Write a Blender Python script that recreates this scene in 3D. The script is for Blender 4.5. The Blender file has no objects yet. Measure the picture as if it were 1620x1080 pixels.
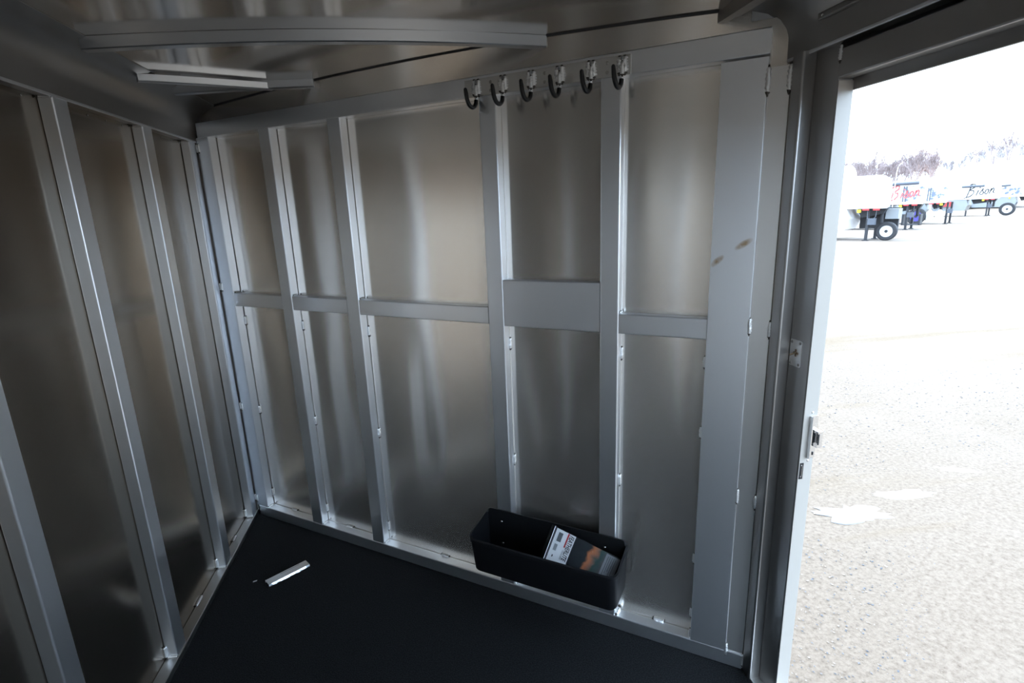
import bpy, bmesh, math, random
from mathutils import Matrix, Vector, noise
random.seed(7)
SC = bpy.context.scene
COL = SC.collection

# ------------------------------------------------------------------ camera
def cam_rot(yaw, pitch, roll):
    cy, sy = math.cos(yaw), math.sin(yaw); cp, sp = math.cos(pitch), math.sin(pitch)
    fwd = Vector((-sy*cp, cy*cp, sp)); right = Vector((cy, sy, 0)); up = right.cross(fwd)
    r2 = right*math.cos(roll) + up*math.sin(roll); u2 = up*math.cos(roll) - right*math.sin(roll)
    return Matrix((r2, u2, -fwd)).transposed()
cam_d = bpy.data.cameras.new('camera'); cam = bpy.data.objects.new('camera', cam_d); COL.objects.link(cam)
cam_d.sensor_fit = 'HORIZONTAL'; cam_d.sensor_width = 36.0; cam_d.lens = 835.3/1620*36
cam_d.clip_start = 0.02; cam_d.clip_end = 2000
cam.matrix_world = Matrix.Translation((0, 0, 1.6)) @ cam_rot(*[math.radians(a) for a in (-9.496, -13.855, -2.084)]).to_4x4()
SC.camera = cam

# ------------------------------------------------------------------ sky, sun, exposure
W = bpy.data.worlds.new('overcast_sky'); SC.world = W; W.use_nodes = True
bg = W.node_tree.nodes['Background']; bg.inputs[0].default_value = (0.61, 0.79, 1.0, 1); bg.inputs[1].default_value = 6.2
sun_d = bpy.data.lights.new('sun', 'SUN'); sun = bpy.data.objects.new('sun', sun_d); COL.objects.link(sun)
sun_d.energy = 2.5; sun_d.angle = math.radians(12); sun_d.color = (1.0, 0.96, 0.9)
sun.location = (-20, 30, 40); sun.rotation_euler = Vector((0.45, -0.55, -0.75)).to_track_quat('-Z', 'Y').to_euler()
SC.view_settings.view_transform = 'Standard'; SC.view_settings.look = 'None'
SC.view_settings.exposure = 0.46; SC.view_settings.gamma = 1.0; SC.view_settings.use_curve_mapping = False
cy = SC.cycles
cy.max_bounces = 16; cy.glossy_bounces = 14; cy.diffuse_bounces = 5; cy.transmission_bounces = 8; cy.transparent_max_bounces = 8
cy.use_denoising = True; cy.sample_clamp_indirect = 6.0; cy.caustics_reflective = True; cy.blur_glossy = 0.3

# ------------------------------------------------------------------ materials
def newmat(name):
    m = bpy.data.materials.new(name); m.use_nodes = True
    return m, m.node_tree.nodes, m.node_tree.links, m.node_tree.nodes['Principled BSDF']
def plain(name, col, rough=0.5, metal=0.0, spec=0.5, **kw):
    m, n, l, b = newmat(name)
    b.inputs['Base Color'].default_value = (*col, 1); b.inputs['Roughness'].default_value = rough
    b.inputs['Metallic'].default_value = metal; b.inputs['Specular IOR Level'].default_value = spec
    for k, v in kw.items(): b.inputs[k].default_value = v
    return m
def aluminium(name, col, rough, stretch, rvar=0.06, cvar=0.06, bump=0.0, bscale=(30, 30, 30), wide=0.0, wrough=0.55, aniso=0.0):
    """brushed aluminium: streaky roughness and tone along one axis"""
    m, n, l, b = newmat(name)
    tc = n.new('ShaderNodeTexCoord'); mp = n.new('ShaderNodeMapping'); mp.inputs['Scale'].default_value = stretch
    nz = n.new('ShaderNodeTexNoise'); nz.inputs['Scale'].default_value = 1.0; nz.inputs['Detail'].default_value = 5
    l.new(tc.outputs['Object'], mp.inputs[0]); l.new(mp.outputs[0], nz.inputs['Vector'])
    mr = n.new('ShaderNodeMapRange'); mr.inputs[3].default_value = rough-rvar; mr.inputs[4].default_value = rough+rvar
    mr.inputs[1].default_value = 0.3; mr.inputs[2].default_value = 0.7
    l.new(nz.outputs['Fac'], mr.inputs[0]); l.new(mr.outputs[0], b.inputs['Roughness'])
    nz2 = n.new('ShaderNodeTexNoise'); nz2.inputs['Scale'].default_value = 2.2; nz2.inputs['Detail'].default_value = 3
    l.new(tc.outputs['Object'], nz2.inputs['Vector'])
    mx = n.new('ShaderNodeMix'); mx.data_type = 'RGBA'
    lo = tuple(c*(1-cvar) for c in col); hi = tuple(min(1, c*(1+cvar)) for c in col)
    mx.inputs[6].default_value = (*lo, 1); mx.inputs[7].default_value = (*hi, 1)
    l.new(nz2.outputs['Fac'], mx.inputs[0]); l.new(mx.outputs[2], b.inputs['Base Color'])
    b.inputs['Metallic'].default_value = 1.0
    if bump:
        mp2 = n.new('ShaderNodeMapping'); mp2.inputs['Scale'].default_value = bscale; l.new(tc.outputs['Object'], mp2.inputs[0])
        nz3 = n.new('ShaderNodeTexNoise'); nz3.inputs['Scale'].default_value = 1; nz3.inputs['Detail'].default_value = 2
        l.new(mp2.outputs[0], nz3.inputs['Vector'])
        bp = n.new('ShaderNodeBump'); bp.inputs['Strength'].default_value = bump; bp.inputs['Distance'].default_value = 0.002
        l.new(nz3.outputs['Fac'], bp.inputs['Height']); l.new(bp.outputs[0], b.inputs['Normal'])
    if aniso:   # horizontal rolling grain smears reflections vertically
        cb = n.new('ShaderNodeCombineXYZ'); cb.inputs[2].default_value = 1.0
        b.inputs['Anisotropic'].default_value = aniso; l.new(cb.outputs[0], b.inputs['Tangent'])
    if wide:    # rolled sheet: a sharper and a hazier reflection together
        b2 = n.new('ShaderNodeBsdfPrincipled'); b2.inputs['Metallic'].default_value = 1.0; b2.inputs['Roughness'].default_value = wrough
        l.new(mx.outputs[2], b2.inputs['Base Color'])
        ms = n.new('ShaderNodeMixShader'); ms.inputs[0].default_value = wide
        l.new(b.outputs[0], ms.inputs[1]); l.new(b2.outputs[0], ms.inputs[2]); l.new(ms.outputs[0], n['Material Output'].inputs[0])
    return m
M = {}
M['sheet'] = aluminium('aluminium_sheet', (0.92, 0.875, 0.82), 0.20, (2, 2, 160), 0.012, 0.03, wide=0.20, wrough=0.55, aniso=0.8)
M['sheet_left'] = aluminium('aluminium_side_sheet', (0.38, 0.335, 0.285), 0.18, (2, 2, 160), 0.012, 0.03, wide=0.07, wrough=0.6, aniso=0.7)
M['roof'] = aluminium('aluminium_roof_sheet', (0.70, 0.67, 0.635), 0.13, (120, 2, 2), 0.012, 0.04, wide=0.14, wrough=0.5)
M['ext'] = aluminium('aluminium_extrusion', (0.88, 0.90, 0.93), 0.31, (90, 90, 1.5), 0.008, 0.03, wide=0.14, wrough=0.55)
M['exth'] = aluminium('aluminium_extrusion_horizontal', (0.87, 0.885, 0.91), 0.31, (1.5, 90, 90), 0.008, 0.03, wide=0.14, wrough=0.55)
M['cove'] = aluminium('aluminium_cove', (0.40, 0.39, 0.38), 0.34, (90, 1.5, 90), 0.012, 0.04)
M['bow'] = aluminium('aluminium_roof_bow', (0.60, 0.61, 0.63), 0.31, (1.5, 90, 90), 0.008, 0.04, wide=0.1)
M['plate'] = aluminium('aluminium_plate', (0.88, 0.89, 0.91), 0.32, (80, 80, 1.2), 0.012, 0.03, wide=0.18, wrough=0.55)
M['filler'] = aluminium('aluminium_filler', (0.82, 0.80, 0.775), 0.32, (80, 80, 1.2), 0.012, 0.04, wide=0.2, wrough=0.6)
M['weld'] = aluminium('weld_metal', (0.93, 0.92, 0.91), 0.42, (200, 200, 200), 0.12, 0.2, 0.5, (260, 260, 260))
M['soot'] = plain('weld_soot', (0.10, 0.09, 0.08), 0.6, 0.6)
M['hookplate'] = aluminium('hook_plate_metal', (0.66, 0.65, 0.63), 0.4, (20, 20, 60), 0.08, 0.2)
M['chrome'] = plain('chrome', (0.82, 0.83, 0.85), 0.12, 1.0)
M['chrome_dull'] = plain('dull_plate_metal', (0.86, 0.85, 0.84), 0.38, 1.0)
M['screw'] = plain('screw_metal', (0.75, 0.74, 0.72), 0.25, 1.0)
M['bolt'] = plain('dull_bolt_metal', (0.42, 0.40, 0.37), 0.45, 1.0)
M['dark'] = plain('dark_slot', (0.012, 0.013, 0.015), 0.5)
M['caulk'] = plain('dark_caulk', (0.045, 0.045, 0.048), 0.55)
M['rubber'] = plain('black_rubber_dip', (0.008, 0.008, 0.009), 0.32)
M['bin'] = plain('black_plastic', (0.006, 0.0065, 0.008), 0.42, spec=0.35)
M['brass'] = plain('rusty_keeper', (0.30, 0.22, 0.15), 0.5, 1.0)
M['jambpaint'] = plain('pale_jamb_paint', (0.43, 0.395, 0.355), 0.35)
M['outer'] = plain('white_outer_skin', (0.8, 0.8, 0.8), 0.4)
# wide plate with a brown adhesive smear
m, n, l, b = newmat('aluminium_plate_with_smear'); M['smear'] = m
tc = n.new('ShaderNodeTexCoord'); sp = n.new('ShaderNodeSeparateXYZ'); l.new(tc.outputs['Object'], sp.inputs[0])
def math_node(n, l, op, a, b_, clamp=False):
    k = n.new('ShaderNodeMath'); k.operation = op; k.use_clamp = clamp
    for i, v in enumerate((a, b_)):
        if v is None: continue
        if isinstance(v, (int, float)): k.inputs[i].default_value = v
        else: l.new(v, k.inputs[i])
    return k.outputs[0]
def blob(cx, cz, rx, rz, slope):
    dx = math_node(n, l, 'SUBTRACT', sp.outputs[0], cx); dz = math_node(n, l, 'SUBTRACT', sp.outputs[2], cz)
    dz = math_node(n, l, 'SUBTRACT', dz, math_node(n, l, 'MULTIPLY', dx, slope))
    a = math_node(n, l, 'POWER', math_node(n, l, 'DIVIDE', dx, rx), 2); c = math_node(n, l, 'POWER', math_node(n, l, 'DIVIDE', dz, rz), 2)
    return math_node(n, l, 'SUBTRACT', 1.0, math_node(n, l, 'ADD', a, c), True)
bl = math_node(n, l, 'MAXIMUM', blob(-0.168, 1.432, 0.020, 0.013, 0.7), blob(-0.098, 1.482, 0.026, 0.012, 0.55))
nz = n.new('ShaderNodeTexNoise'); nz.inputs['Scale'].default_value = 60; l.new(tc.outputs['Object'], nz.inputs['Vector'])
fac = math_node(n, l, 'MULTIPLY', bl, math_node(n, l, 'MULTIPLY', nz.outputs['Fac'], 1.5), True)
mx = n.new('ShaderNodeMix'); mx.data_type = 'RGBA'; l.new(fac, mx.inputs[0])
mx.inputs[6].default_value = (0.88, 0.89, 0.91, 1); mx.inputs[7].default_value = (0.40, 0.25, 0.10, 1)
l.new(mx.outputs[2], b.inputs['Base Color']); b.inputs['Metallic'].default_value = 1.0; b.inputs['Roughness'].default_value = 0.38
# rubber floor mat
m, n, l, b = newmat('black_rubber_mat'); M['mat'] = m
tc = n.new('ShaderNodeTexCoord')
nz = n.new('ShaderNodeTexNoise'); nz.inputs['Scale'].default_value = 240; nz.inputs['Detail'].default_value = 4
l.new(tc.outputs['Object'], nz.inputs['Vector'])
nz2 = n.new('ShaderNodeTexNoise'); nz2.inputs['Scale'].default_value = 5; nz2.inputs['Detail'].default_value = 4; l.new(tc.outputs['Object'], nz2.inputs['Vector'])
cr = n.new('ShaderNodeValToRGB'); cr.color_ramp.elements[0].position = 0.40; cr.color_ramp.elements[0].color = (0.0032, 0.0034, 0.004, 1)
cr.color_ramp.elements[1].position = 0.74; cr.color_ramp.elements[1].color = (0.023, 0.024, 0.026, 1)
l.new(nz.outputs['Fac'], cr.inputs[0]); l.new(cr.outputs[0], b.inputs['Base Color'])
b.inputs['Roughness'].default_value = 0.75; b.inputs['Specular IOR Level'].default_value = 0.12
bp = n.new('ShaderNodeBump'); bp.inputs['Strength'].default_value = 0.7; bp.inputs['Distance'].default_value = 0.004
ad = math_node(n, l, 'ADD', nz.outputs['Fac'], nz2.outputs['Fac']); l.new(ad, bp.inputs['Height']); l.new(bp.outputs[0], b.inputs['Normal'])

# ------------------------------------------------------------------ mesh helpers
def link(name, me, parent=None, kind=None, label=None, cat=None, group=None):
    o = bpy.data.objects.new(name, me); COL.objects.link(o)
    if parent is not None: o.parent = parent
    return tag(o, label, cat, group, kind)
def tag(o, label=None, cat=None, group=None, kind=None):
    for k, v in (('label', label), ('category', cat), ('group', group), ('kind', kind)):
        if v: o[k] = v
    return o
def empty(name, loc=(0, 0, 0), rz=0.0, **kw):
    o = link(name, None, **kw); o.location = loc; o.rotation_euler = (0, 0, rz); o.empty_display_size = 0.1
    return o
def mesh(name, v, f, mat, parent=None, smooth=False, **kw):
    me = bpy.data.meshes.new(name); me.from_pydata([tuple(a) for a in v], [], f)
    bm = bmesh.new(); bm.from_mesh(me); bmesh.ops.recalc_face_normals(bm, faces=bm.faces); bm.to_mesh(me); bm.free()
    if smooth: me.polygons.foreach_set('use_smooth', [True]*len(me.polygons))
    me.materials.append(M[mat] if isinstance(mat, str) else mat); me.update()
    return link(name, me, parent, **kw)
def prism_data(prof, a, b, axis):
    """closed 2D profile extruded from a to b along an axis"""
    n = len(prof)
    def P(p, t):
        return {'x': (t, p[0], p[1]), 'y': (p[0], t, p[1]), 'z': (p[0], p[1], t)}[axis]
    v = [P(p, a) for p in prof] + [P(p, b) for p in prof]
    f = [(i, (i+1) % n, n+(i+1) % n, n+i) for i in range(n)] + [tuple(range(n)), tuple(range(n, 2*n))]
    return v, f
def rrect(x0, x1, y0, y1, r, seg=3):
    r = min(r, (x1-x0)*.49, (y1-y0)*.49)
    if r <= 0: return [(x0, y0), (x1, y0), (x1, y1), (x0, y1)]
    out = []
    for cx, cy_, a0 in ((x1-r, y0+r, -90), (x1-r, y1-r, 0), (x0+r, y1-r, 90), (x0+r, y0+r, 180)):
        for k in range(seg+1):
            a = math.radians(a0+90*k/seg); out.append((cx+r*math.cos(a), cy_+r*math.sin(a)))
    return out
def bar(name, x, y, z, mat, parent=None, axis='z', r=0.004, seg=3, **kw):
    """rounded bar filling the given x, y and z ranges"""
    if axis == 'z': prof, t = rrect(*x, *y, r, seg), z
    elif axis == 'x': prof, t = rrect(*y, *z, r, seg), x
    else: prof, t = rrect(*x, *z, r, seg), y
    return mesh(name, *prism_data(prof, t[0], t[1], axis), mat, parent, **kw)
def join_data(parts):
    V, F = [], []
    for v, f in parts:
        o = len(V); V += list(v); F += [tuple(i+o for i in q) for q in f]
    return V, F
def boxd(x, y, z):
    return prism_data([(x[0], y[0]), (x[1], y[0]), (x[1], y[1]), (x[0], y[1])], z[0], z[1], 'z')
def tube_data(pts, r, seg=8, caps=True):
    pts = [Vector(p) for p in pts]; rr = r if isinstance(r, (list, tuple)) else [r]*len(pts)
    V, F = [], []; prev = None
    for i, p in enumerate(pts):
        t = (pts[min(i+1, len(pts)-1)]-pts[max(i-1, 0)]).normalized()
        a = prev if prev is not None else (Vector((0, 0, 1)) if abs(t.z) < .9 else Vector((1, 0, 0)))
        a = (a - t*a.dot(t)).normalized(); b_ = t.cross(a); prev = a
        for k in range(seg):
            q = 2*math.pi*k/seg; V.append(p+(a*math.cos(q)+b_*math.sin(q))*rr[i])
    for i in range(len(pts)-1):
        for k in range(seg):
            k2 = (k+1) % seg; F.append((i*seg+k, i*seg+k2, (i+1)*seg+k2, (i+1)*seg+k))
    if caps: F += [tuple(range(seg)), tuple(range((len(pts)-1)*seg, len(pts)*seg))]
    return V, F
def dome_data(c, r, h, axis, seg=10):
    """low domed head, base at c, bulging along axis"""
    ax = Vector(axis).normalized(); a = ax.orthogonal().normalized(); b_ = ax.cross(a); c = Vector(c)
    V, F = [], []; rings = 4
    for i in range(rings):
        t = i/rings*math.pi/2
        for k in range(seg):
            q = 2*math.pi*k/seg; V.append(c+(a*math.cos(q)+b_*math.sin(q))*r*math.cos(t)+ax*h*math.sin(t))
    V.append(c+ax*h)
    for i in range(rings-1):
        for k in range(seg): k2 = (k+1) % seg; F.append((i*seg+k, i*seg+k2, (i+1)*seg+k2, (i+1)*seg+k))
    for k in range(seg): F.append(((rings-1)*seg+k, (rings-1)*seg+(k+1) % seg, rings*seg))
    F.append(tuple(range(seg)))
    return V, F
def smooth_sharp(o, deg=40):
    o.data.polygons.foreach_set('use_smooth', [True]*len(o.data.polygons)); o.data.set_sharp_from_angle(angle=math.radians(deg)); return o
# weld bead: lumpy capsule 0.05 long along local z, shared by all welds
def weld_mesh(seedv):
    rnd = random.Random(seedv); pts, rad = [], []
    for i in range(15):
        t = i/14; pts.append((rnd.uniform(-.0008, .0008), rnd.uniform(-.0008, .0008), (t-.5)*.05))
        rad.append((.0064+.0016*math.cos(i*math.pi)+rnd.uniform(-.0006, .0006))*(math.sin(math.pi*min(1, max(.06, t*1.0)))**.28 if 0 < t < 1 else .3))
    v, f = tube_data(pts, rad, 7); me = bpy.data.meshes.new('weld'); me.from_pydata([tuple(a) for a in v], [], f)
    me.polygons.foreach_set('use_smooth', [True]*len(me.polygons)); me.materials.append(M['weld']); me.materials.append(M['soot'])
    for p in me.polygons:      # burnt ends
        if p.index < 14 or 7*13 <= p.index < 7*14 or p.index >= 98: p.material_index = 1
    return me
WELD = [weld_mesh(i) for i in range(4)]
def weld(parent, loc, direction='z', ln=1.0, th=1.0):
    o = link('weld', random.choice(WELD), parent); o.location = loc; o.scale = (th, th, ln)
    if direction == 'x': o.rotation_euler = (0, math.pi/2, 0)
    elif direction == 'y': o.rotation_euler = (math.pi/2, 0, 0)
    return o
def wavy(name, u0, u1, z0, z1, y, mat, parent, amp, seedv, frame='xz', nu=20, nz=24):
    """oil-canned sheet panel: flat at its edges, gently bulging between"""
    V, F = [], []
    for j in range(nz+1):
        for i in range(nu+1):
            s, t = i/nu, j/nz; u = u0+(u1-u0)*s; z = z0+(z1-z0)*t
            env = (math.sin(math.pi*s)*math.sin(math.pi*t))**.6 if 0 < s < 1 and 0 < t < 1 else 0
            d = amp*env*(noise.noise((u*5.0+seedv*7.3, z*1.3, seedv*3.1))*1.1+noise.noise((u*11.0, z*2.2+9, seedv*1.7))*.35)
            V.append((u, y+d, z) if frame == 'xz' else (y+d, u, z))
    for j in range(nz):
        for i in range(nu):
            a = j*(nu+1)+i; F.append((a, a+1, a+nu+2, a+nu+1))
    return mesh(name, V, F, mat, parent, smooth=True)

# ------------------------------------------------------------------ shell dimensions
XL, XR = -1.004, 1.05            # stud faces of the two side walls
YF, YD0, YD1 = -1.25, 0.42, 1.258  # wall behind the camera, door opening along the right wall
TH = math.radians(53.47)
O = (1.0186, 1.3750, 0.0); RZ = -(math.pi/2-TH)   # slanted wall frame: local x along the wall, y into it
def ceil_z(x): return 2.156-0.036*(x/.95)**2

# floor
floor = mesh('floor', *prism_data([(-1.06, YF-.05), (1.02, YF-.05), (1.02, 1.40), (-1.06, 2.98)], -0.06, 0.0, 'z'), 'mat', kind='structure',
             label='black rubber mat covering the trailer floor', cat='floor')

# left wall ---------------------------------------------------------------
wl = empty('wall_left', (0, 0, 0), kind='structure', label='aluminium side wall with vertical studs on the left', cat='wall')
ys = [YF, -.72, -.19, .30, .81, 1.36, 1.877, 2.402, 2.93]
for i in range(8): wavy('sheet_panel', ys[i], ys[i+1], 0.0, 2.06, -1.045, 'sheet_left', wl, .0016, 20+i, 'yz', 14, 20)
bar('outer_skin', (-1.10, -1.052), (YF-.05, 3.0), (-.15, 2.2), 'outer', wl, 'y', 0)
for y0, y1 in ((-.755, -.687), (-.225, -.157), (.265, .333), (.776, .844), (1.33, 1.397), (1.842, 1.913), (2.366, 2.438), (2.80, 2.868)):
    s = bar('stud', (-1.0445, XL), (y0, y1), (.026, 1.972), 'ext', wl, 'z', .0045)
    if y0 > 1:
        weld(s, (-1.042, y0-.002, .052), 'z', 1.0, 1.1); weld(s, (-1.022, y0-.002, .029), 'x', .8, .9)
        weld(s, (-1.024, y0-.001, 1.966), 'x', .8, .7)
br = bar('bottom_rail', (-1.0445, -.999), (YF, 2.90), (0, .026), 'cove', wl, 'y', .003)
weld(br, (-1.041, 2.146, .027), 'y', 1.5, 1.0); weld(br, (-1.041, 2.60, .027), 'y', 1.1, 1.0); weld(br, (-1.041, 1.62, .027), 'y', 1.5, 1.0)
prof = [(-1.004, 1.969), (-1.003, 2.028), (-.998, 2.050), (-.985, 2.075), (-.962, 2.097), (-.928, 2.112), (-.892, 2.119), (-.886, 2.123), (-.888, 2.130),
        (-.93, 2.124), (-.968, 2.109), (-.995, 2.084), (-1.010, 2.055), (-1.014, 2.03), (-1.030, 2.03), (-1.0445, 2.03), (-1.0445, 1.969)]
smooth_sharp(mesh('cove_rail', *prism_data(prof, YF, 3.0, 'y'), 'cove', wl), 32)
bar('rail_lip', (-1.0055, -1.0005), (YF, 2.93), (1.965, 1.974), 'exth', wl, 'y', .002)
for y in (1.56, 1.67, 1.778, 1.96, 2.086, 2.194, 2.301, 2.51, 2.613, 2.709, 2.79):
    mesh('rivet', *dome_data((-1.0445, y, 1.957), .0035, .002, (1, 0, 0), 8), 'screw', wl, smooth=True)

# slanted wall --------------------------------------------------------------
wb = empty('wall_back', O, RZ, kind='structure', label='slanted aluminium partition with studs, mid rails and hooks', cat='wall')
SY = .045
studs = [(-2.512, -2.424), (-2.083, -2.014), (-1.678, -1.608), (-.970, -.904), (-.534, -.469)]
ub = [-2.52, -2.05, -1.643, -.937, -.502, -.12]
for i in range(5):
    wavy('sheet_panel', ub[i], ub[i+1], 1.22, 2.02, SY, 'sheet', wb, .0018, i+1)
    wavy('sheet_panel', ub[i], ub[i+1], 0.0, 1.22, SY, 'sheet', wb, .0058, i+11)
wavy('sheet_panel', -2.52, -.12, 2.02, 2.17, SY, 'sheet', wb, .0004, 3, nu=30, nz=6)
mesh('sheet_panel', *boxd((-.12, .0), (SY, SY+.003), (0, 2.083)), 'sheet', wb)
mesh('end_plate', *boxd((-.12, .045), (SY+.006, SY+.009), (0, 2.17)), 'plate', wb)
mesh('backing', *boxd((-2.75, .02), (SY+.02, SY+.03), (-.1, 2.2)), 'outer', wb)
for k, (a, b_) in enumerate(studs):
    s = bar('stud', (a, b_), (0, SY-.0015), (.058, 1.987), 'ext', wb, 'z', .0045)
    for z in (1.105, .619, .132):
        if k >= 3 and z < .2: continue
        weld(s, (b_+.001, SY-.004, z), 'z', 1.0, .95)
    weld(s, (b_-.012, SY*.55, 1.981), 'y', .55, .7); weld(s, (b_+.001, .02, .061), 'y', .7, .9)
    weld(s, (b_+.001, .024, 1.256), 'y', .6, .7)
brail = bar('bottom_rail', (-2.492, -.012), (-.002, SY-.0012), (0, .060), 'exth', wb, 'x', .004)
for u in (-2.263, -1.865, -1.283, -.31): weld(brail, (u, SY-.004, .062), 'x', .95, 1.1)
weld(brail, (-.463, .022, .064), 'y', .8, 1.4)
trail = bar('top_rail', (-2.495, -.064), (-.002, SY-.0012), (1.985, 2.051), 'exth', wb, 'x', .003)
for a, b_, z0, z1 in ((-2.424, -2.083, 1.187, 1.252), (-2.014, -1.678, 1.187, 1.252), (-1.608, -.970, 1.187, 1.252), (-.904, -.534, 1.183, 1.356), (-.469, -.187, 1.185, 1.252)):
    r_ = bar('mid_rail', (a+.001, b_-.001), (.002, SY-.0015), (z0, z1), 'exth', wb, 'x', .003)
    weld(r_, ((a+b_)/2-.005, .036, z0-.002), 'x', .9, .8)
pl = bar('wide_plate', (-.187, -.066), (-.001, .03), (.058, 1.979), 'smear', wb, 'z', .002)
for z in (1.108, .867, .389, .164, .075): weld(pl, (-.190, .012, z), 'z', .9, .8)
fl = bar('filler_strip', (-.0655, -.0105), (.003, .03), (.0, 1.952), 'filler', wb, 'z', .0015)
for z, u in ((1.235, -.066), (.666, -.066), (.062, -.066), (1.229, -.011), (.656, -.011), (.04, -.011)): weld(fl, (u, .001, z), 'z', 1.15, .9)
for u in (-.065, -.012): weld(fl, (u, .001, 1.918), 'z', 1.6, 1.1)
# corner filler between the two walls
cf = bar('corner_angle', (-2.545, -2.513), (.004, .03), (.02, 1.985), 'filler', wb, 'z', .002)
for z in (1.94, 1.28, .64, .10):
    weld(cf, (-2.500, .000, z), 'z', .9, .8); weld(cf, (-2.519, .001, z), 'z', .9, .8)

# right wall with the doorway ------------------------------------------------
wr = empty('wall_right', (0, 0, 0), kind='structure', label='aluminium side wall with an open doorway on the right', cat='wall')
bar('corner_tube', (1.010, 1.052), (1.337, 1.381), (0, 1.972), 'cove', wr, 'z', .006, 4)
post = bar('door_post', (XR, 1.094), (YD1, 1.345), (-.03, 1.975), 'cove', wr, 'z', .003)
hd = bar('header_tube', (XR, 1.09), (YD0, YD1), (1.889, 1.957), 'cove', wr, 'y', .004)
weld(hd, (1.049, 1.256, 1.945), 'z', .9, .7)
bar('header_flange', (1.094, 1.102), (YD0, 1.40), (1.863, 2.0), 'cove', wr, 'y', .001)
bar('jamb_face', (1.0515, 1.0945), (1.2560, 1.2585), (-.03, 1.885), 'jambpaint', wr, 'z', .0005)
bar('jamb_flange', (1.090, 1.0945), (1.2565, 1.45), (-.1, 1.87), 'outer', wr, 'z', .001)
bar('door_post', (XR, 1.094), (YD0-.08, YD0), (-.03, 1.975), 'ext', wr, 'z', .003)
bar('threshold', (1.015, 1.10), (YD0, 1.43), (-.10, .004), 'filler', wr, 'y', .003)
for i, (a, b_) in enumerate(((-1.25, -.72), (-.72, -.19), (-.19, .345))):
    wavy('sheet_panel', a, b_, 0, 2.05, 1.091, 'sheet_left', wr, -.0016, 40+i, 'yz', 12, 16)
for y in (-.72, -.19): bar('stud', (XR, 1.09), (y-.034, y+.034), (0, 1.972), 'ext', wr, 'z', .0045)
bar('outer_skin', (1.095, 1.13), (YF-.05, YD0-.02), (-.15, 2.2), 'outer', wr, 'y', 0)
bar('outer_skin', (1.102, 1.13), (YF-.05, 1.9), (1.90, 2.2), 'outer', wr, 'y', 0)
bar('outer_skin', (1.0945, 1.097), (1.285, 1.9), (-.15, 1.95), 'outer', wr, 'y', 0)
profr = [(-x+.023, z) for x, z in prof]
smooth_sharp(mesh('cove_rail', *prism_data(profr, YF, 1.60, 'y'), 'cove', wr), 32)
bar('rail_lip', (1.0235, 1.0285), (YF, 1.42), (1.965, 1.974), 'exth', wr, 'y', .002)
bar('conduit_strip', (1.012, 1.022), (YF, 1.30), (2.030, 2.046), 'cove', wr, 'y', .003)
mesh('screw', *dome_data((1.012, 1.285, 2.038), .004, .003, (-1, 0, 0), 8), 'screw', wr, smooth=True)
# keeper plate on the post, key stub and screws
kp = bar('keeper_plate', (XR-.0025, XR+.001), (1.288, 1.335), (1.134, 1.212), 'chrome_dull', wr, 'x', .004)
for y, z in ((1.329, 1.204), (1.295, 1.205), (1.329, 1.141), (1.295, 1.142)):
    mesh('screw', *dome_data((XR-.0025, y, z), .0042, .0025, (-1, 0, 0), 8), 'bolt', kp, smooth=True)
mesh('keyhole_stub', *join_data([tube_data([(XR-.016, 1.318, 1.168), (XR-.002, 1.310, 1.175)], .0028, 8), boxd((XR-.004, XR-.002), (1.300, 1.318), (1.171, 1.177)), boxd((XR-.004, XR-.002), (1.307, 1.312), (1.164, 1.185))]), 'brass', kp)
# striker on the bright jamb face (faces the opening)
st = mesh('striker_plate', *join_data([boxd((1.071, 1.097), (1.2535, 1.258), (.868, .998)), boxd((1.071, 1.074), (1.243, 1.2535), (.868, .998)), boxd((1.086, 1.102), (1.236, 1.2535), (.905, .955))]), 'chrome', wr)
for x, z0, z1 in ((1.0795, .915, .945), (1.087, .915, .948), (1.078, .876, .886), (1.087, .876, .886)):
    mesh('slot', *boxd((x, x+.004), (1.2350 if z0 > .9 and x > 1.083 else 1.2520, 1.2537), (z0, z1)), 'dark', st)
for x, z in ((1.079, 1.008), (1.079, .858)): mesh('screw', *dome_data((x, 1.258, z), .005, .004, (0, -1, 0), 9), 'screw', st, smooth=True)
sl = mesh('latch_slot', *join_data([boxd((1.0545, 1.0575), (1.2545, 1.258), (.803, .850)), boxd((1.0625, 1.0655), (1.2545, 1.258), (.803, .850)), boxd((1.0545, 1.0655), (1.2545, 1.258), (.847, .852)), boxd((1.0545, 1.0655), (1.2545, 1.258), (.801, .806))]), 'dark', wr)
mesh('latch_pin', *tube_data([(1.0605, 1.2555, .810), (1.0605, 1.2555, .843)], .002, 8), 'chrome', sl)

# wall behind the camera; its open doorway is invented to let in more light ------------------------------------------------------
wf = empty('wall_front', (0, 0, 0), kind='structure', label='aluminium end wall behind the viewpoint, with an added doorway that lets in light', cat='wall')
for i, (xa, xb_, za) in enumerate(((-1.045, -.32, 0), (.32, 1.091, 0), (-.32, .32, 1.92))): wavy('sheet_panel', xa, xb_, za, 2.16, YF, 'sheet', wf, .001, 60+i, 'xz', 12, 16)
for x in (-.354, .354): bar('door_post', (x-.034, x+.034), (YF-.05, YF+.042), (0, 2.12), 'ext', wf, 'z', .0045)
bar('header_tube', (-.32, .32), (YF-.05, YF+.042), (1.88, 1.94), 'exth', wf, 'x', .004)
for xa, xb_ in ((-1.0, -.39), (.39, 1.05)): bar('bottom_rail', (xa, xb_), (YF, YF+.045), (0, .06), 'exth', wf, 'x', .004)
for xa, xb_, za, zb in ((-1.1, -.34, -.1, 2.25), (.34, 1.13, -.1, 2.25), (-.34, .34, 1.9, 2.25)): bar('backing', (xa, xb_), (YF-.06, YF-.01), (za, zb), 'outer', wf, 'x', 0)

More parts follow.
